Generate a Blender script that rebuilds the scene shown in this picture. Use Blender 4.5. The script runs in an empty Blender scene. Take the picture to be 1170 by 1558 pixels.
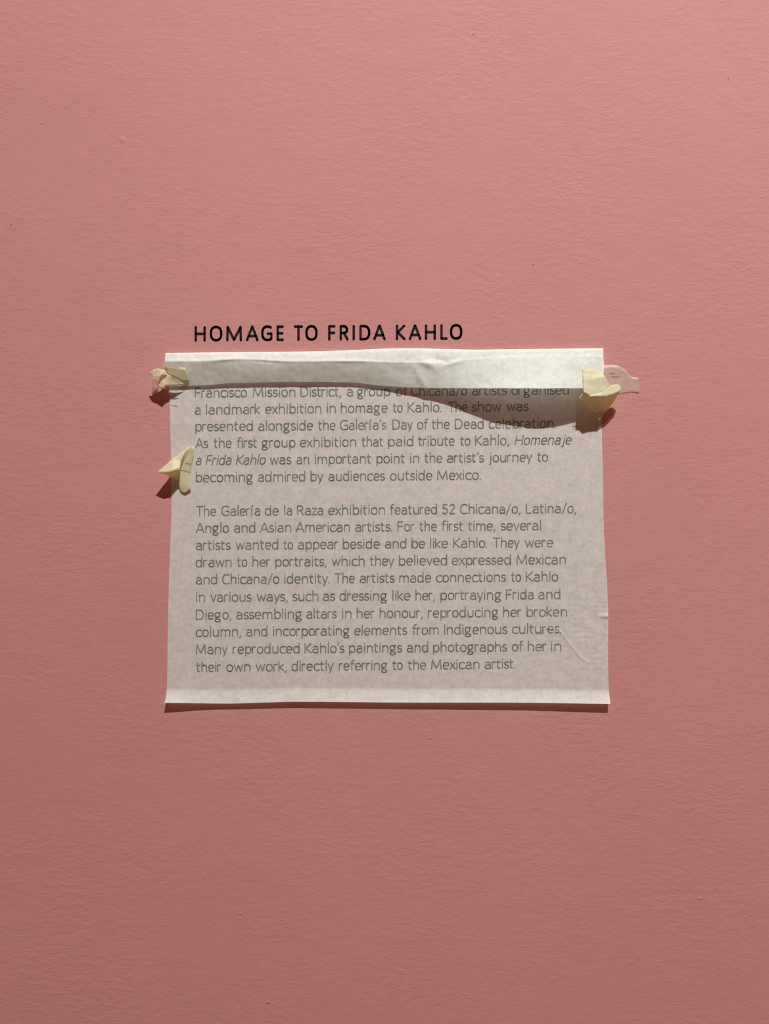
import bpy, bmesh, math
from mathutils import Vector, noise
sc = bpy.context.scene
C = sc.collection

# ------------------------------------------------------------------ frame
S = 0.0006            # metres of wall per photo pixel
ZC = 1.50             # height of the picture centre on the wall
D = 0.72              # camera to wall
def P(px, py, d=0.0):
    """photo pixel -> point standing d pixels (d*S metres) in front of the wall (wall face: y = 0, room at y < 0)"""
    k = 1 - d * S / D
    return Vector(((px - 585) * S * k, -d * S, ZC + (779 - py) * S * k))

# ------------------------------------------------------------------ camera
cam = bpy.data.cameras.new('camera'); co = bpy.data.objects.new('camera', cam); C.objects.link(co)
cam.sensor_fit = 'VERTICAL'; cam.sensor_height = 36; cam.lens = 36 * D / (1558 * S); cam.clip_start = 0.01
co.location = (0, -D, ZC); co.rotation_euler = (math.pi / 2, 0, 0)
sc.camera = co
# ------------------------------------------------------------------ light
sc.view_settings.view_transform = 'Standard'; sc.view_settings.look = 'None'
sc.view_settings.gamma = 1; sc.view_settings.use_curve_mapping = False
sc.view_settings.exposure = 0.0
w = bpy.data.worlds.new('gallery_air'); sc.world = w; w.use_nodes = True
w.node_tree.nodes['Background'].inputs[0].default_value = (1.0, 0.40, 0.24, 1)
w.node_tree.nodes['Background'].inputs[1].default_value = 0.175
def spot(name, loc, energy, rad, col=(1, 1, 1), aim=(0, 0, 1.55), cone=64):
    l = bpy.data.lights.new(name, 'SPOT'); o = bpy.data.objects.new(name, l); C.objects.link(o)
    l.energy = energy; l.shadow_soft_size = rad; l.spot_size = math.radians(cone); l.spot_blend = 1.0; l.color = col
    o.location = loc; o.rotation_euler = (Vector(aim) - Vector(loc)).to_track_quat('-Z', 'Y').to_euler()
spot('ceiling_spotlight', (0.55, -2.2, 1.5 + 3.96), 1185, 0.014, (1, 1, 1), (-0.15, 0, 1.5))
spot('ceiling_spotlight', (1.0, -2.2, 1.5 + 3.96), 230, 0.014, (1, 1, 1), (0.55, 0, 2.25), 26)

# ------------------------------------------------------------------ node helpers
def mat(name):
    m = bpy.data.materials.new(name); m.use_nodes = True
    nt = m.node_tree; nt.nodes.clear()
    return m, nt
def N(nt, t, **kw):
    n = nt.nodes.new(t)
    for k, v in kw.items():
        if k.startswith('i_'):
            n.inputs[k[2:].replace('_', ' ')].default_value = v
        else: setattr(n, k, v)
    return n
def L(nt, a, b): nt.links.new(a, b)
def noise_node(nt, vec, scale, detail=4, rough=0.55, stretch=None):
    if stretch:
        mp = N(nt, 'ShaderNodeMapping'); mp.inputs['Scale'].default_value = stretch
        L(nt, vec, mp.inputs['Vector']); vec = mp.outputs[0]
    n = N(nt, 'ShaderNodeTexNoise'); n.inputs['Scale'].default_value = scale
    n.inputs['Detail'].default_value = detail; n.inputs['Roughness'].default_value = rough
    L(nt, vec, n.inputs['Vector']); return n.outputs['Fac']
def ramp(nt, fac, stops):
    r = N(nt, 'ShaderNodeValToRGB'); L(nt, fac, r.inputs[0])
    e = r.color_ramp.elements
    while len(e) < len(stops): e.new(0.5)
    for i, (p, c) in enumerate(stops): e[i].position = p; e[i].color = (*c, 1)
    return r.outputs[0]
def math_(nt, op, a, b=None):
    n = N(nt, 'ShaderNodeMath', operation=op)
    for i, v in enumerate((a, b)):
        if v is None: continue
        if isinstance(v, (int, float)): n.inputs[i].default_value = v
        else: L(nt, v, n.inputs[i])
    return n.outputs[0]
def bump(nt, h, strength, dist, normal=None):
    b = N(nt, 'ShaderNodeBump'); b.inputs['Strength'].default_value = strength; b.inputs['Distance'].default_value = dist
    L(nt, h, b.inputs['Height'])
    if normal: L(nt, normal, b.inputs['Normal'])
    return b.outputs[0]

# ------------------------------------------------------------------ materials
def wall_material():
    m, nt = mat('pink_emulsion_paint')
    tc = N(nt, 'ShaderNodeTexCoord').outputs['Object']
    tone = noise_node(nt, tc, 3.0, 3)
    col = ramp(nt, tone, [(0.3, (0.470, 0.217, 0.196)), (0.7, (0.496, 0.232, 0.209))])
    # roller stipple: long shallow ripples, finer grain and slow hollows
    h1 = noise_node(nt, tc, 190, 3, 0.6, (0.55, 1, 1.15))
    h2 = noise_node(nt, tc, 520, 2, 0.6, (0.7, 1, 1))
    h3 = noise_node(nt, tc, 38, 2, 0.5)
    patch = noise_node(nt, tc, 9, 2, 0.5)
    amp = math_(nt, 'ADD', math_(nt, 'MULTIPLY', patch, 1.7), -0.25)
    h = math_(nt, 'ADD', math_(nt, 'MULTIPLY', math_(nt, 'MULTIPLY', h1, amp), 1.0), math_(nt, 'MULTIPLY', h2, 0.28))
    h = math_(nt, 'ADD', h, math_(nt, 'MULTIPLY', h3, 0.9))
    # specks of dirt and dried drips: (px, py, radius px, dark 0/1, height)
    for px, py, r, dark, hh in [(720, 52.5, 2.0, .55, 0), (1108, 120, 1.6, .8, 0), (811.5, 403, 2.1, .6, 0), (870, 172, 1.3, .35, 0),
                                (915, 413, 1.3, .35, 0), (16, 342, 2.2, .5, 0), (186, 212, 6, 0, 1.0), (408, 1525, 3, .1, 1.6),
                                (64, 187, 3, 0, .8), (1066, 1367, 3.5, 0, 1.2), (366, 1390, 3, 0, 1.0), (654, 1123, 2.5, .15, 1)]:
        c = P(px, py)
        dist = N(nt, 'ShaderNodeVectorMath', operation='DISTANCE'); L(nt, tc, dist.inputs[0])
        dist.inputs[1].default_value = (c.x, 0, c.z)
        mr = N(nt, 'ShaderNodeMapRange', interpolation_type='SMOOTHSTEP')
        mr.inputs['From Min'].default_value = r * S; mr.inputs['From Max'].default_value = r * S * 0.35
        L(nt, dist.outputs['Value'], mr.inputs['Value'])
        f = mr.outputs[0]
        if dark:
            mx = N(nt, 'ShaderNodeMix', data_type='RGBA'); L(nt, math_(nt, 'MULTIPLY', f, dark), mx.inputs['Factor'])
            L(nt, col, mx.inputs['A']); mx.inputs['B'].default_value = (0.12, 0.035, 0.03, 1); col = mx.outputs['Result']
        if hh: h = math_(nt, 'ADD', h, math_(nt, 'MULTIPLY', f, hh * 0.5))
    b = N(nt, 'ShaderNodeBsdfPrincipled', i_Roughness=0.75)
    b.inputs['Specular IOR Level'].default_value = 0.25
    L(nt, col, b.inputs['Base Color']); L(nt, bump(nt, h, 1.0, 0.0005), b.inputs['Normal'])
    o = N(nt, 'ShaderNodeOutputMaterial'); L(nt, b.outputs[0], o.inputs[0])
    return m

def sheet_material(name, lo, hi, trans, clear, gloss=0.05, mottle=330, bumpd=0.00008, tcol=None):
    """thin translucent sheet: diffuse + translucent + a little clear"""
    m, nt = mat(name)
    tc = N(nt, 'ShaderNodeTexCoord').outputs['Object']
    n1 = noise_node(nt, tc, mottle, 5, 0.62)
    n2 = noise_node(nt, tc, mottle * 0.35, 3, 0.5)
    f = math_(nt, 'ADD', math_(nt, 'MULTIPLY', n1, 0.65), math_(nt, 'MULTIPLY', n2, 0.35))
    col = ramp(nt, f, [(0.40, lo), (0.60, hi)])
    h = math_(nt, 'ADD', n1, math_(nt, 'MULTIPLY', noise_node(nt, tc, mottle * .3, 3, 0.5, (1, 1, 2.2)), 1.4))
    nrm = bump(nt, h, 1.0, bumpd)
    d = N(nt, 'ShaderNodeBsdfDiffuse'); L(nt, col, d.inputs[0]); L(nt, nrm, d.inputs['Normal'])
    t = N(nt, 'ShaderNodeBsdfTranslucent'); L(nt, nrm, t.inputs['Normal'])
    if tcol: t.inputs[0].default_value = (*tcol, 1)
    else: L(nt, col, t.inputs[0])
    mx = N(nt, 'ShaderNodeMixShader'); mx.inputs[0].default_value = trans
    L(nt, d.outputs[0], mx.inputs[1]); L(nt, t.outputs[0], mx.inputs[2])
    tr = N(nt, 'ShaderNodeBsdfTransparent'); tr.inputs[0].default_value = (*(tcol or (1, 1, 1)), 1)
    mx2 = N(nt, 'ShaderNodeMixShader'); mx2.inputs[0].default_value = clear
    L(nt, mx.outputs[0], mx2.inputs[1]); L(nt, tr.outputs[0], mx2.inputs[2])
    g = N(nt, 'ShaderNodeBsdfGlossy'); g.inputs['Roughness'].default_value = 0.5; L(nt, nrm, g.inputs['Normal'])
    mx3 = N(nt, 'ShaderNodeMixShader'); mx3.inputs[0].default_value = gloss
    L(nt, mx2.outputs[0], mx3.inputs[1]); L(nt, g.outputs[0], mx3.inputs[2])
    o = N(nt, 'ShaderNodeOutputMaterial'); L(nt, mx3.outputs[0], o.inputs[0])
    return m

def ink(name, c, var=0.0):
    m, nt = mat(name)
    tc = N(nt, 'ShaderNodeTexCoord').outputs['Object']
    lo = tuple(x * (1 - var) for x in c); hi = tuple(x * (1 + var) for x in c)
    col = ramp(nt, noise_node(nt, tc, 260, 3), [(0.35, lo), (0.65, hi)])
    b = N(nt, 'ShaderNodeBsdfPrincipled', i_Roughness=0.6); b.inputs['Specular IOR Level'].default_value = 0.2
    L(nt, col, b.inputs['Base Color'])
    o = N(nt, 'ShaderNodeOutputMaterial'); L(nt, b.outputs[0], o.inputs[0])
    return m

M_wall = wall_material()
M_paper = sheet_material('translucent_paper', (0.775, 0.82, 0.75), (0.905, 0.955, 0.88), 0.46, 0.06, 0.012, 260)
M_flap = M_paper
M_tape = sheet_material('masking_tape', (0.76, 0.755, 0.57), (0.84, 0.84, 0.66), 0.58, 0.14, 0.02, 300, 0.00008, (0.90, 0.84, 0.62))
M_film = sheet_material('thin_clear_tape', (0.78, 0.70, 0.58), (0.86, 0.80, 0.68), 0.35, 0.66, 0.06, 200, 0.0002, (0.95, 0.90, 0.84))
M_black = ink('black_vinyl', (0.006, 0.005, 0.005))
M_grey = ink('grey_lettering', (0.190, 0.196, 0.176), 0.22)
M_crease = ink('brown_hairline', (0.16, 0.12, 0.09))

# ------------------------------------------------------------------ object helpers
def tag(o, label=None, cat=None, kind=None, group=None):
    if label: o['label'] = label
    if cat: o['category'] = cat
    if kind: o['kind'] = kind
    if group: o['group'] = group
def link(name, verts, faces, m, parent=None, smooth=True, thick=0.0):
    me = bpy.data.meshes.new(name); me.from_pydata([tuple(v) for v in verts], [], faces); me.update()
    o = bpy.data.objects.new(name, me); C.objects.link(o); me.materials.append(m)
    if smooth: me.polygons.foreach_set('use_smooth', [True] * len(me.polygons))
    if parent:
        o.parent = parent; o.matrix_parent_inverse = parent.matrix_world.inverted()
        me.transform(parent.matrix_world.inverted()); o.matrix_parent_inverse.identity()
    if thick:
        s = o.modifiers.new('thickness', 'SOLIDIFY'); s.thickness = thick; s.offset = 0
    return o
def empty(name, loc):
    o = bpy.data.objects.new(name, None); C.objects.link(o); o.location = loc; o.empty_display_size = 0.02
    bpy.context.view_layer.update(); return o
def pchip(xs, ys):
    n = len(xs); h = [xs[i+1]-xs[i] for i in range(n-1)]; dl = [(ys[i+1]-ys[i])/h[i] for i in range(n-1)]
    m = [0.0]*n; m[0] = dl[0]; m[-1] = dl[-1]
    for i in range(1, n-1):
        m[i] = 0 if dl[i-1]*dl[i] <= 0 else 2*dl[i-1]*dl[i]/(dl[i-1]+dl[i])
    def f(x):
        if x <= xs[0]: return ys[0]
        if x >= xs[-1]: return ys[-1]
        i = 0
        while x > xs[i+1]: i += 1
        t = (x-xs[i])/h[i]; t2 = t*t; t3 = t2*t
        return (2*t3-3*t2+1)*ys[i]+(t3-2*t2+t)*h[i]*m[i]+(-2*t3+3*t2)*ys[i+1]+(t3-t2)*h[i]*m[i+1]
    return f
def ss(a, b, x):
    t = min(1, max(0, (x-a)/(b-a))); return t*t*(3-2*t)
def nz(x, y, s, seed=0): return noise.noise(Vector((x/s, y/s, seed*7.31)))

# ------------------------------------------------------------------ structure: the wall
def box(name, x0, x1, y0, y1, z0, z1, m):
    v = [(x, y, z) for x in (x0, x1) for y in (y0, y1) for z in (z0, z1)]
    f = [(0,1,3,2), (4,6,7,5), (0,4,5,1), (2,3,7,6), (0,2,6,4), (1,5,7,3)]
    o = link(name, v, f, m, smooth=False); o['kind'] = 'structure'; return o
box('wall_back', -2.2, 2.2, 0, 0.12, 0, 3.2, M_wall)

# ------------------------------------------------------------------ the paper sheet
left_x = pchip([536, 590, 600, 650, 700, 760, 880, 980, 1045, 1062, 1070], [252.5, 257, 258, 259, 260.3, 261, 257.2, 255, 254, 252.3, 250])
right_x = pchip([530, 600, 640, 700, 800, 850, 900, 940, 1000, 1045, 1071], [916.5, 916, 915.6, 916.5, 918.5, 921, 924, 925.3, 925, 926, 928.6])
bot_y = pchip([250, 300, 347, 400, 451, 520, 600, 660, 760, 860, 929], [1069.3, 1070, 1070.4, 1069, 1067.6, 1068, 1068.8, 1069, 1069, 1070, 1071])
lift = pchip([250, 300, 345, 400, 500, 620, 760, 900, 930], [8.5, 6, 4.6, 4.8, 5.2, 5.4, 6.0, 7.2, 7.6])
top_y = pchip([250, 357, 450, 530, 585, 625, 672, 727, 763, 835, 919], [537.2, 535.8, 535, 533, 530.5, 530, 530.8, 532, 531.5, 530.7, 530])

def seg_dist(px, py, a, b):
    ax, ay = a; bx, by = b; vx, vy = bx-ax, by-ay
    t = max(0, min(1, ((px-ax)*vx+(py-ay)*vy)/(vx*vx+vy*vy)))
    return math.hypot(px-ax-t*vx, py-ay-t*vy), t
CREASE = [(816, 961), (832, 955.5), (843, 957.5), (853, 962.5), (866, 978), (878, 994), (888, 1004.5), (896, 1008)]
def body_depth(px, py):
    d = 1.0 + 0.16*nz(px, py, 60, 1) + 0.07*nz(px*0.6, py*1.4, 16, 2)
    # wrinkles in the lower right, fanning from the edge
    wr = ss(770, 860, px)*ss(880, 930, py)*(1-ss(1015, 1045, py))
    d += wr*0.16*nz(px*0.35, py*1.9, 9, 3)
    if 810 < px < 902 and 948 < py < 1014:
        for i in range(len(CREASE)-1):
            s_, t = seg_dist(px, py, CREASE[i], CREASE[i+1])
            if s_ < 5: d = max(d, 1.0 + 0.62*math.exp(-(s_/1.2)**2)*(1 if 0 < i < 6 else 0.6))
    # pinched tuck at the right edge
    if px > 895 and 925 < py < 955:
        u = ss(903, 926, px)
        d += u*1.7*math.exp(-((py-937.5)/3.2)**2) * (1 if py < 937.5 else 1)
    # lip at the foot standing off the wall
    e = bot_y(px)-py
    if e < 21: d += lift(px)*(1-e/21)**1.3
    # where the sheet rises into the fold
    return d

def grid(name, xs_f, ys_n, xs_n, pt, m, parent, thick=0.0):
    verts = []; faces = []
    for j in range(ys_n+1):
        for i in range(xs_n+1):
            verts.append(pt(i/xs_n, j/ys_n))
    for j in range(ys_n):
        for i in range(xs_n):
            a = j*(xs_n+1)+i
            faces.append((a, a+xs_n+1, a+xs_n+2, a+1))
    return link(name, verts, faces, m, parent, True, thick)

sheet = empty('paper_sheet', P(588, 1069, 0))
tag(sheet, 'translucent white paper sheet taped to the pink wall over grey text, top edge folded down', 'paper sheet')
def body_pt(u, v):
    yb_guess = 1069
    py = 536 + v*(yb_guess-536)
    x0, x1 = left_x(py), right_x(py); px = x0 + u*(x1-x0)
    yt, yb = top_y(px)+2.5, bot_y(px); py = yt + v*(yb-yt)
    x0, x1 = left_x(py), right_x(py); px = x0 + u*(x1-x0)
    return P(px, py, body_depth(px, py))
grid('page', None, 356, 450, body_pt, M_paper, sheet)

# folded flap: cross-section tables along the width
FX = [250, 300, 357, 450, 530, 585, 625, 672, 727, 763, 835, 919]
yc = pchip(FX, [549.5, 549.5, 546.5, 550, 549.5, 551, 552, 551, 547, 544, 543, 543])
dc = pchip(FX, [13, 13.5, 14, 14, 13.5, 13, 12.5, 12.5, 12, 12, 12, 12])
ym = pchip(FX, [570, 568, 566, 566.5, 567, 570, 571, 571, 570, 568, 568, 567])
dm = pchip(FX, [9, 9, 9.5, 9.5, 9.5, 9.5, 10.5, 13, 17, 19.5, 22, 17])
yb_ = pchip(FX, [588, 586.5, 583, 580.8, 581.8, 587, 589.3, 590.4, 590.8, 590.8, 590.8, 590.6])
db = pchip(FX[:-1]+[882, 919], [4, 4.3, 5.2, 5.5, 5.0, 5.5, 8, 13, 22, 28, 33, 28.5, 22])
def rot_gauss(px, py, cx, cy, sx, sy, ang):
    c, s = math.cos(ang), math.sin(ang); dx, dy = px-cx, py-cy
    return math.exp(-((dx*c+dy*s)/sx)**2-((-dx*s+dy*c)/sy)**2)
def flap_crumple(px, py):
    d = 0.55*nz(px*0.5, py, 22, 5)*ss(540, 560, py) + 0.22*nz(px, py, 9, 6)
    d += 3.2*rot_gauss(px, py, 652, 553, 15, 6.5, 0.45)
    d -= 2.4*rot_gauss(px, py, 668, 546, 16, 4.0, 0.30)
    d += 2.0*rot_gauss(px, py, 688, 553, 12, 4.0, -0.25)
    d -= 2.0*rot_gauss(px, py, 634, 541, 18, 4.0, -0.5)
    d += 1.4*rot_gauss(px, py, 640, 575, 5, 20, -0.5)
    d -= 1.2*rot_gauss(px, py, 610, 565, 16, 10, 0.2)
    d += 1.1*rot_gauss(px, py, 768, 565, 4, 26, 0.12)
    d += 1.2*rot_gauss(px, py, 345, 546, 26, 3.5, -0.12) - 0.8*rot_gauss(px, py, 400, 550, 24, 3, 0.1)
    d += 1.0*rot_gauss(px, py, 520, 548, 40, 3, 0.02)
    return d
def flap_at(px, t):
    yt = top_y(px)
    a, b, e, f = yc(px), dc(px), ym(px), dm(px)
    ys = [yt+2.5, yt, a-3, a, a+3, e, yb_(px)]
    ds = [1.2, 6.0, b-(b-6)*3/(a-yt), b, b+(f-b)*3/(e-a), f, db(px)]
    ts = [0, 0.10, 0.27, 0.33, 0.39, 0.66, 1.0]
    return pchip(ts, ys)(t), pchip(ts, ds)(t)
def flap_pt(u, v):
    px = 252 + u*(917.5-252)
    py, d = flap_at(px, v)
    # side ends of the roll
    px += (-1.6*(1-ss(0, 0.02, u)) + 1.4*ss(0.98, 1, u))*math.exp(-((py-556)/14)**2)
    if v > 0.16: d += flap_crumple(px, py)*min(1, (v-0.16)/0.2)
    py += 0.5*nz(px, 0, 30, 9)*(ss(0.8, 1, v))
    return P(px, py, d)
def flap_depth(px, py):
    lo, hi = 0.1, 1.0
    for _ in range(24):
        m_ = (lo+hi)/2
        if flap_at(px, m_)[0] < py: lo = m_
        else: hi = m_
    return flap_at(px, (lo+hi)/2)[1] + flap_crumple(px, py)
fl = grid('folded_flap', None, 60, 400, flap_pt, M_flap, sheet)
fl['label'] = 'top edge folded forward and down into a loose bright flap'

# ------------------------------------------------------------------ lettering (single-stroke round-ended face)
def arc(cx, cy, rx, ry, a0, a1, n=None):
    n = n or max(4, int(abs(a1-a0)/18))
    return [(cx+rx*math.cos(math.radians(a0+(a1-a0)*i/n)), cy+ry*math.sin(math.radians(a0+(a1-a0)*i/n))) for i in range(n+1)]
X = 0.71; A = 1.07; DS = -0.28
def bowl(w): return [arc(w/2, X/2, w/2, X/2, 0, 360)]
def sup(cx, cy, rx, ry, a0=0, a1=360, e=0.8):     # squarish round
    n = max(6, int(abs(a1-a0)/14)); r = []
    for i in range(n+1):
        a = math.radians(a0+(a1-a0)*i/n); c, s = math.cos(a), math.sin(a)
        r.append((cx+rx*math.copysign(abs(c)**e, c), cy+ry*math.copysign(abs(s)**e, s)))
    return r
s_curve = lambda w, h: arc(w*.52, h*.745, w*.44, h*.255, 35, 180)[:] + arc(w*.5, h*.745, w*.42, h*.235, 180, 262)[1:] + arc(w*.5, h*.265, w*.5, h*.245, 82, -90)[0:] + arc(w*.5, h*.265, w*.5, h*.265, -90, -150)[1:]
n_arch = lambda x0, w: [(x0, X*.62)] + arc(x0+w*.52, X-.24, w*.48, .24, 160, 0) + [(x0+w, 0)]
G = {
 'a': (.46, [arc(.24, X-.2, .2, .2, 150, 15)+[(.46, X-.26), (.46, 0)], [(.46, .40), (.26, .40)]+arc(.22, .2, .22, .2, 90, 270)+arc(.26, .2, .2, .2, 270, 340)]),
 'b': (.48, [[(0, A), (0, 0)], sup(.25, X/2, .23, X/2)]),
 'c': (.40, [sup(.27, X/2, .27, X/2, 50, 310)]),
 'd': (.48, [[(.48, A), (.48, 0)], sup(.23, X/2, .23, X/2)]),
 'e': (.47, [[(0.01, .37), (.465, .37)]+sup(.24, X/2, .235, X/2, 5, 308)]),
 'f': (.33, [[(.12, 0), (.12, .86)]+arc(.3, .86, .18, .21, 180, 80), [(0, X-.02), (.30, X-.02)]]),
 'g': (.50, [sup(.21, .46, .20, .25), [(.21, X), (.50, X)], arc(.23, .12, .17, .10, 115, 235), [(.14, .03), (.34, .01)]+arc(.24, -.145, .24, .155, 55, -235)]),
 'h': (.45, [[(0, A), (0, 0)], n_arch(0, .45)]),
 'i': (.0, [[(0, X), (0, 0)], [(0, .97), (0, .985)]]),
 'í': (.10, [[(0, X), (0, 0)], [(0, .90), (.12, 1.06)]]),
 'j': (.14, [[(.14, X), (.14, -.12)]+arc(0, -.12, .14, .15, 0, -80), [(.14, .97), (.14, .985)]]),
 'k': (.40, [[(0, A), (0, 0)], [(.38, X), (.04, .36), (.40, 0)]]),
 'l': (.0, [[(0, A), (0, 0)]]),
 'm': (.78, [[(0, X), (0, 0)], n_arch(0, .39), n_arch(.39, .39)]),
 'n': (.45, [[(0, X), (0, 0)], n_arch(0, .45)]),
 'o': (.49, [sup(.245, X/2, .245, X/2, 0, 360, .88)]),
 'p': (.48, [[(0, X), (0, DS)], sup(.25, X/2, .23, X/2)]),
 'q': (.48, [[(.48, X), (.48, DS)], sup(.23, X/2, .23, X/2)]),
 'r': (.26, [[(0, X), (0, 0)], [(0, X*.6)]+arc(.2, X-.22, .2, .22, 165, 70)]),
 's': (.37, [s_curve(.37, X)]),
 't': (.30, [[(.10, .92), (.10, .18)]+arc(.27, .18, .17, .18, 180, 275), [(0, X-.02), (.30, X-.02)]]),
 'u': (.45, [[(0, X), (0, .22)]+arc(.21, .22, .21, .22, 180, 330)+[(.45, .2)], [(.45, X), (.45, 0)]]),
 'v': (.44, [[(0, X), (.22, 0), (.44, X)]]),
 'w': (.70, [[(0, X), (.17, 0), (.35, X*.93), (.53, 0), (.70, X)]]),
 'x': (.42, [[(0, X), (.42, 0)], [(.42, X), (0, 0)]]),
 'y': (.44, [[(0, X), (.23, 0)], [(.44, X), (.23, 0), (.12, DS)]]),
 'z': (.38, [[(0, X), (.38, X), (0, 0), (.38, 0)]]),
 'A': (.72, [[(0, 0), (.34, 1), (.38, 1), (.72, 0)], [(.10, .30), (.62, .30)]]),
 'C': (.60, [sup(.37, .5, .37, .5, 52, 308)]),
 'D': (.64, [[(0, 0), (0, 1), (.22, 1)]+sup(.22, .5, .42, .5, 80, -80)+[(.22, 0), (0, 0)]]),
 'E': (.45, [[(.45, 1), (0, 1), (0, 0), (.45, 0)], [(0, .50), (.42, .50)]]),
 'F': (.44, [[(.44, 1), (0, 1), (0, 0)], [(0, .50), (.42, .50)]]),
 'G': (.66, [sup(.38, .5, .38, .5, 55, 290)+[(.56, .03), (.66, .08), (.66, .47), (.40, .47)]]),
 'H': (.64, [[(0, 1), (0, 0)], [(.64, 1), (.64, 0)], [(0, .50), (.64, .50)]]),
 'I': (.0, [[(0, 1), (0, 0)]]),
 'K': (.56, [[(0, 1), (0, 0)], [(.54, 1), (.06, .50), (.56, 0)]]),
 'L': (.43, [[(0, 1), (0, 0), (.43, 0)]]),
 'M': (.84, [[(0, 0), (.07, 1), (.42, .08), (.77, 1), (.84, 0)]]),
 'O': (.76, [sup(.38, .5, .38, .5, 0, 360, .85)]),
 'R': (.54, [[(0, 0), (0, 1), (.24, 1)]+arc(.24, .74, .26, .26, 90, -90)+[(0, .48)], [(.26, .48), (.54, 0)]]),
 'T': (.60, [[(0, 1), (.60, 1)], [(.30, 1), (.30, 0)]]),
 '5': (.44, [[(.40, 1), (.06, 1), (.03, .58)]+arc(.2, .30, .24, .30, 110, -140)]),
 '2': (.45, [arc(.22, .76, .21, .24, 160, -20)+[(.0, 0), (.45, 0)]]),
 '/': (.40, [[(0, -.12), (.40, 1.06)]]),
 '.': (.02, [[(0, .01), (.02, .01)]]),
 ',': (.08, [[(.08, .04), (0, -.18)]]),
 '’': (.06, [[(.06, 1.04), (0, .84)]]),
}
ROUND = set('ceoOCG'); DIAG = set('vwyxAkK/T'); 
def bear(ch, side):
    if side == 'r' and ch in 'rct': return .10
    if ch in ROUND or (side == 'l' and ch in 'dagq') or (side == 'r' and ch in 'bp'): return .085
    if ch in DIAG or ch in 'tfrzs' : return .055
    if ch in '.,’': return .075
    return .125
def strokes(text, slant=0.0):
    """polylines of a word in cap-height units and its ink extent"""
    x = 0; out = []; prev = None
    for ch in text:
        w, st = G[ch]
        if prev is not None: x += bear(prev, 'r')+bear(ch, 'l')
        for pl in st: out.append([(x+a+slant*b, b) for a, b in pl])
        x += w; prev = ch
    mn = min(p[0] for pl in out for p in pl); mx = max(p[0] for pl in out for p in pl)
    return out, mn, mx
def ribbon(V, F, pl, r, place):
    """flat round-ended ribbon: overlapping quads and discs lying on a surface"""
    n = 10
    for (x, y) in pl:
        b = len(V)
        for k in range(n):
            a = 2*math.pi*k/n; V.append(place(x+r*math.cos(a), y+r*math.sin(a)))
        F.append(tuple(range(b+n-1, b-1, -1)))
    for (x0, y0), (x1, y1) in zip(pl, pl[1:]):
        dx, dy = x1-x0, y1-y0; l = math.hypot(dx, dy)
        if l < 1e-5: continue
        ox, oy = -dy/l*r, dx/l*r
        parts = max(1, int(l/4)); b = len(V)
        for k in range(parts+1):
            cx, cy = x0+dx*k/parts, y0+dy*k/parts
            V.append(place(cx+ox, cy+oy)); V.append(place(cx-ox, cy-oy))
        for k in range(parts):
            F.append((b+2*k, b+2*k+2, b+2*k+3, b+2*k+1))

# heading: black capitals on the wall, one part per letter
head = empty('heading_lettering', P(500, 518, 0))
tag(head, 'black capital letters of the heading stuck on the bare pink wall above the paper', 'lettering')
HEAD = [('H', 295.9, 313.2), ('O', 319, 338.6), ('M', 344, 368.3), ('A', 374.1, 393.5), ('G', 397.3, 414.7), ('E', 420.6, 432),
        ('T', 447, 461.2), ('O', 464.4, 483.4), ('F', 499.1, 510.6), ('R', 516.6, 530.7), ('I', 536.7, 539.8), ('D', 546.7, 563.6),
        ('A', 567.8, 587), ('K', 602.2, 617.2), ('A', 621.9, 641.1), ('H', 646.4, 663.3), ('L', 669.9, 681.2), ('O', 684.5, 703.7)]
HSW = 3.8
for ch, x0, x1 in HEAD:
    st, mn, mx = strokes(ch)
    if ch == 'M': st = [[(0, 0), (.02, 1), (.42, .03), (.82, 1), (.84, 0)]]; mn, mx = 0, .84
    x0 += HSW/2; x1 -= HSW/2; base = 519.6 - HSW/2 - (x0-296)*3.0/407
    k = (x1-x0)/(mx-mn) if mx-mn > 1e-6 else 0
    V = []; F = []; capx = 19.9
    if ch == 'O' or ch == 'G': capx = 20.3
    for pl in st:
        q = [(x0+(a-mn)*k if k else (x0+x1)/2, base-b*capx) for a, b in pl]
        ribbon(V, F, q, HSW/2, lambda a, b: P(a, b, 0.35))
    link('letter', V, F, M_black, head, False)

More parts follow.
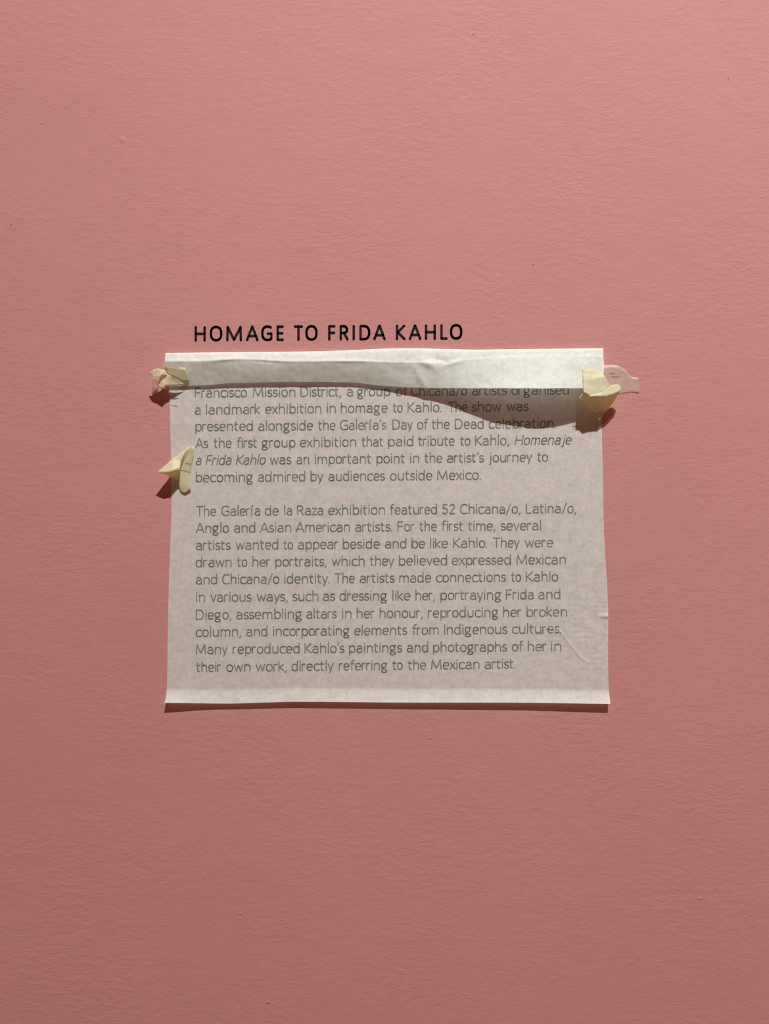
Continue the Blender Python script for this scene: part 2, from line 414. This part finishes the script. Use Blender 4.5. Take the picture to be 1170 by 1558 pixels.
LINES = [  # (baseline at x=297, baseline at x=860, [(word, ink left, ink right, italic)])
 (605.2, 600.6, 'Francisco 296.4 375.7|Mission 384.5 449.6|District, 457.2 519.3|a 527.5 537|group 543 593.6|of 602 621|Chicana/o 625 711|artists 718 771.5|organised 778 866'),
 (631.0, 625.0, 'a 296.4 305.4|landmark 313.4 396|exhibition 403.6 489|in 497.4 511|homage 518.5 590|to 597.8 612.8|Kahlo. 620 671.6|The 681.7 711.3|show 718 762.7|was 771 804.3'),
 (656.4, 651.4, 'presented 297 384.8|alongside 392.7 476.4|the 483.8 510.6|Galería’s 517.4 588|Day 597 628|of 634.7 651.7|the 656.6 684.5|Dead 692 736|celebration. 743.6 846'),
 (682.2, 676.6, 'As 297 317|the 325 352.5|first 360 390.8|group 398 449.6|exhibition 456.4 542|that 550 583|paid 590.4 629|tribute 636 692|to 699.8 716|Kahlo, 722.8 774.7|Homenaje 783 870 i'),
 (708.0, 702.4, 'a 297.8 306.8 i|Frida 312.8 352.5 i|Kahlo 358.8 404.5 i|was 410.5 443.6|an 451 470.6|important 479 564.5|point 572.7 616|in 624 638|the 645.6 673|artist’s 679.8 736.5|journey 744 809.8|to 817.4 833.8'),
 (734.0, 729.0, 'becoming 297.8 384.8|admired 392 464.6|by 472.3 492|audiences 499.6 585.8|outside 593.5 658|Mexico. 664.8 731.8'),
 (785.4, 781.0, 'The 298.3 329|Galería 337 396|de 403 424|la 432.4 444.7|Raza 451.8 492|exhibition 499.6 585.8|featured 593 665|52 673 692.7|Chicana/o, 700 792|Latina/o, 800 876.8'),
 (811.2, 806.6, 'Anglo 297.8 348.4|and 355.8 388.6|Asian 395.4 443.3|American 449.6 532.5|artists. 540 597|For 604.6 630.6|the 638 664.8|first 671.6 704.5|time, 711.8 753.7|several 762 823.4'),
 (837.2, 832.6, 'artists 297.8 351|wanted 358.8 423.6|to 431 446|appear 453 514.7|beside 521.5 578|and 585.6 618.3|be 626 647|like 654.4 681.7|Kahlo. 689.4 741.4|They 750 790.6|were 798.8 841.8'),
 (863.2, 858.6, 'drawn 297.8 352.5|to 360.7 376.3|her 384 411.3|portraits, 418.7 497|which 504.8 555|they 562.3 599.7|believed 606.8 680.4|expressed 687.5 777.5|Mexican 785.7 861'),
 (889.4, 884.6, 'and 297.8 330.6|Chicana/o 338 425|identity. 432.6 501.6|The 509 540|artists 547.2 600.5|made 607.4 656|connections 663.4 770|to 777.5 792.8|Kahlo 800 849.4'),
 (916.2, 911.6, 'in 298.3 312.3|various 320.2 383|ways, 390.8 437.8|such 445 484.6|as 491 509.8|dressing 516.6 589|like 597 624.6|her, 632 662|portraying 670 762.7|Frida 769.6 812|and 818.8 852.7'),
 (943.0, 938.2, 'Diego, 297.8 352|assembling 359.3 459.7|altars 466 512.5|in 520.7 535|her 542.6 570|honour, 577.6 643.5|reproducing 651 758.3|her 765.4 793.3|broken 801 863'),
 (969.2, 963.8, 'column, 297.8 367|and 374.4 407|incorporating 415.4 532|elements 539 619.7|from 627 667.5|Indigenous 675.7 772|cultures. 779 854'),
 (995.6, 990.6, 'Many 297.8 346.5|reproduced 353.9 455.9|Kahlo’s 463.3 524.3|paintings 531 612|and 618.8 651.7|photographs 658.8 771.5|of 779 796|her 803 831.6|in 838.5 854'),
 (1022.8, 1016.6, 'their 298.3 336|own 344.3 381.2|work, 388.9 436.5|directly 443.6 507.6|referring 515.2 589.6|to 597 612.8|the 620.5 648.4|Mexican 655.8 729.6|artist. 737.3 784.6'),
]
SW = 1.75; CAPH = 13.9
for b0, b1, ws in LINES:
    V = []; F = []
    for wd in ws.split('|'):
        t = wd.split(' '); it = len(t) > 3
        st, mn, mx = strokes(t[0], 0.17 if it else 0.0)
        x0, x1 = float(t[1])+SW/2, float(t[2])-SW/2
        k = (x1-x0)/(mx-mn)
        for pl in st:
            q = []
            for a, b in pl:
                xx = x0+(a-mn)*k
                q.append((xx, b0+(b1-b0)*(xx-297)/563 - SW/2 - b*CAPH))
            ribbon(V, F, q, SW/2, lambda a, b: P(a, b, body_depth(a, b)+0.22))
    link('text_line', V, F, M_grey, sheet, False)

# ------------------------------------------------------------------ tape
def patch(name, pts, faces, m, parent, cuts=5, crump=0.5, seed=0, thick=0.00012, smooth=True):
    """small sheet from corner points (px, py, depth px), refined and lightly crumpled"""
    bm = bmesh.new(); vs = [bm.verts.new((p[0], p[1], p[2])) for p in pts]
    for f in faces: bm.faces.new([vs[i] for i in f])
    bmesh.ops.triangulate(bm, faces=[f for f in bm.faces if len(f.verts) > 4])
    bmesh.ops.subdivide_edges(bm, edges=bm.edges[:], cuts=cuts, use_grid_fill=True)
    for v in bm.verts:
        x, y, d = v.co
        d += crump*(nz(x, y, 7, 20+seed) + 0.5*nz(x, y, 3, 40+seed))
        x += 0.25*nz(x, y, 3, 60+seed); y += 0.25*nz(x, y, 3, 80+seed)
        v.co = P(x, y, max(0.3, d))
    bmesh.ops.recalc_face_normals(bm, faces=bm.faces[:])
    V = [v.co.copy() for v in bm.verts]; bm.verts.index_update(); F = [[v.index for v in f.verts] for f in bm.faces]; bm.free()
    return link(name, V, F, m, parent, smooth, thick)
def lines(name, segs, m, parent, w=0.5):
    V = []; F = []
    for pl, dep in segs:
        ribbon(V, F, pl, w, lambda a, b, dep=dep: P(a, b, dep(a, b) if callable(dep) else dep))
    return link(name, V, F, m, parent, False)

# -- upper left: crumpled piece from the end of the flap to the wall
fd = lambda x, y, e=0.9: flap_depth(max(253, x), y)+e
tl = empty('masking_tape', P(250, 575, 0))
tag(tl, 'crumpled masking tape curling off the upper left end of the folded paper flap', 'tape')
patch('stuck_end', [(251, 556.5, fd(253, 556.5)), (272, 559, fd(272, 559)), (282.5, 559.5, fd(282, 559.5)), (288, 581, fd(288, 581)), (280, 583, fd(280, 582)), (260, 572, fd(260, 572)), (255, 569, fd(255, 569))],
      [(0, 1, 5, 6), (1, 2, 4, 5), (2, 3, 4)], M_tape, tl, 4, 0.25, 1)
patch('lower_fold', [(248, 566.5, 11), (255.5, 569.5, 13.5), (262.5, 573, 14), (281, 585.5, 6.5), (252.5, 588, 14), (247, 590.8, 15), (240, 587, 14), (243, 575, 14)],
      [(0, 1, 4, 7), (1, 2, 3, 4), (7, 4, 5, 6)], M_tape, tl, 5, 0.8, 2)
patch('curled_tip', [(227, 567, 19), (234, 562, 19.5), (240.5, 560.5, 19), (249.8, 563, 16), (255, 569, 14.5), (246, 570.5, 18.5), (240, 576, 20), (232.5, 572.5, 20.5)],
      [(0, 1, 7), (1, 2, 6, 7), (2, 3, 5, 6), (3, 4, 5)], M_tape, tl, 5, 0.8, 3)
patch('thin_tongue', [(232.5, 572.5, 8), (240, 576, 9), (242, 590, 4), (240, 596, 2), (232, 601, 1)], [(0, 1, 2), (0, 2, 3, 4)], M_film, tl, 4, 0.3, 4)
lines('crack_line', [([(249.5, 556), (256, 557), (272, 559)], lambda a, b: fd(a, b, 1.3))], M_tape, tl, 0.5)

# -- left edge: strip on the page with a wing folded out over the wall
le = empty('masking_tape', P(270, 715, 0))
tag(le, 'cream masking tape stuck on the left paper edge, one pointed wing lifted off the wall', 'tape')
bd = lambda x, y, e=0.8: body_depth(x, y)+e
patch('stuck_strip', [(290, 677.5, 1.9), (296, 682, 1.9), (294.5, 695, 1.9), (291.5, 707, 1.9), (289, 719, 2.0), (290.5, 744, 4.2), (282, 750, 3.6), (275.5, 749, 2.4), (269.5, 736, 2.4), (274, 713.5, 3), (281.5, 698, 3), (286.5, 683, 2.2)],
      [(0, 1, 2, 11), (2, 3, 10, 11), (3, 4, 9, 10), (4, 5, 8, 9), (5, 6, 7, 8)], M_tape, le, 4, 0.3, 5)
patch('lifted_wing', [(238, 719, 19), (261.5, 699, 13), (286.8, 679.5, 2.4), (275.2, 702.6, 10), (274, 712.5, 17), (262, 717.6, 21.5), (250, 719.4, 21.5)],
      [(0, 1, 6), (6, 1, 5), (1, 4, 5), (1, 3, 4), (1, 2, 3)], M_tape, le, 5, 0.5, 6)
patch('wing_underside', [(240, 719.2, 18.6), (250, 719.4, 21.3), (262, 717.6, 21.3), (274, 712.6, 16.8), (269.2, 733, 4.2), (261.5, 727, 9), (252, 722, 15)],
      [(0, 1, 6), (1, 2, 5, 6), (2, 3, 4, 5)], M_tape, le, 4, 0.3, 7)
patch('fold_ridge', [(286.8, 679.5, 2.6), (289, 681, 2.6), (278.5, 703, 4.2), (274.2, 713, 5), (275.2, 702.6, 8.5)], [(0, 1, 2, 4), (4, 2, 3)], M_tape, le, 4, 0.3, 8)
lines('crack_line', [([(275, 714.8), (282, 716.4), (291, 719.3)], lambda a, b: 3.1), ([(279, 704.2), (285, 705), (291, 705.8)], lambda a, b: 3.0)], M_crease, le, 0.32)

# -- upper right: thin strip on the wall, crumpled lump and a hanging cone
tr = empty('masking_tape', P(930, 580, 0))
tag(tr, 'wrinkled masking tape joining the upper right end of the folded paper flap to the wall', 'tape')
patch('wall_strip', [(912, 556, 4), (931, 554.7, 1.2), (941, 556, 1.0), (951.7, 563, .8), (959, 573, .8), (972, 575, 1.2), (972.6, 596.6, 1.4), (961, 595.6, .8), (945.7, 597.8, .8), (938, 600, 1), (918, 598, 4)],
      [(0, 1, 9, 10), (1, 2, 8, 9), (2, 3, 7, 8), (3, 4, 7), (4, 5, 6, 7)], M_film, tr, 6, 0.35, 9)
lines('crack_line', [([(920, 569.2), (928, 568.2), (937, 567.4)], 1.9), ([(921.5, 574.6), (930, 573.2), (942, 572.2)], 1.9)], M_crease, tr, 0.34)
ff = lambda x, y, e=1.0: flap_depth(min(916, x), min(y, 589))+e
patch('upper_lump', [(886, 561, ff(886, 561, .5)), (905, 562, ff(905, 562, .7)), (914.6, 567, ff(914, 567)), (920.6, 572.6, 22), (928.2, 587, 21), (921, 600, 27), (898, 602.5, 29.5), (888, 596.8, 30.5), (886.5, 580, ff(887, 580, 1.0))],
      [(0, 1, 8), (1, 2, 3, 8), (3, 4, 5, 8), (5, 6, 7, 8)], M_tape, tr, 6, 0.7, 10)
patch('rolled_lip', [(888, 596.5, 29), (898, 599.5, 28.5), (909, 598, 27), (920, 594, 25.5), (929, 586, 21), (939.7, 584.5, 18), (945.8, 589.5, 18.5), (943.5, 594.5, 21), (934, 599.5, 25), (921.5, 603, 28.5), (909, 602.3, 30), (898, 603.2, 30.5)],
      [(0, 1, 11), (1, 2, 10, 11), (2, 3, 9, 10), (3, 4, 8, 9), (4, 5, 7, 8), (5, 6, 7)], M_tape, tr, 4, 0.6, 11)
patch('hanging_cone', [(888.5, 596.8, 29), (898, 603, 29.5), (921, 602.8, 27.5), (943, 595, 20), (934, 611, 14), (921, 627, 9), (919, 631, 10), (911.7, 639.5, 10.5), (905.5, 635.5, 10), (906, 629, 9), (893, 618, 15), (880, 605.5, 24)],
      [(0, 1, 10, 11), (1, 2, 5, 9, 10), (2, 3, 4, 5), (9, 5, 6, 8), (6, 7, 8)], M_tape, tr, 6, 0.6, 12)

# hairline creases on the page under the left tape
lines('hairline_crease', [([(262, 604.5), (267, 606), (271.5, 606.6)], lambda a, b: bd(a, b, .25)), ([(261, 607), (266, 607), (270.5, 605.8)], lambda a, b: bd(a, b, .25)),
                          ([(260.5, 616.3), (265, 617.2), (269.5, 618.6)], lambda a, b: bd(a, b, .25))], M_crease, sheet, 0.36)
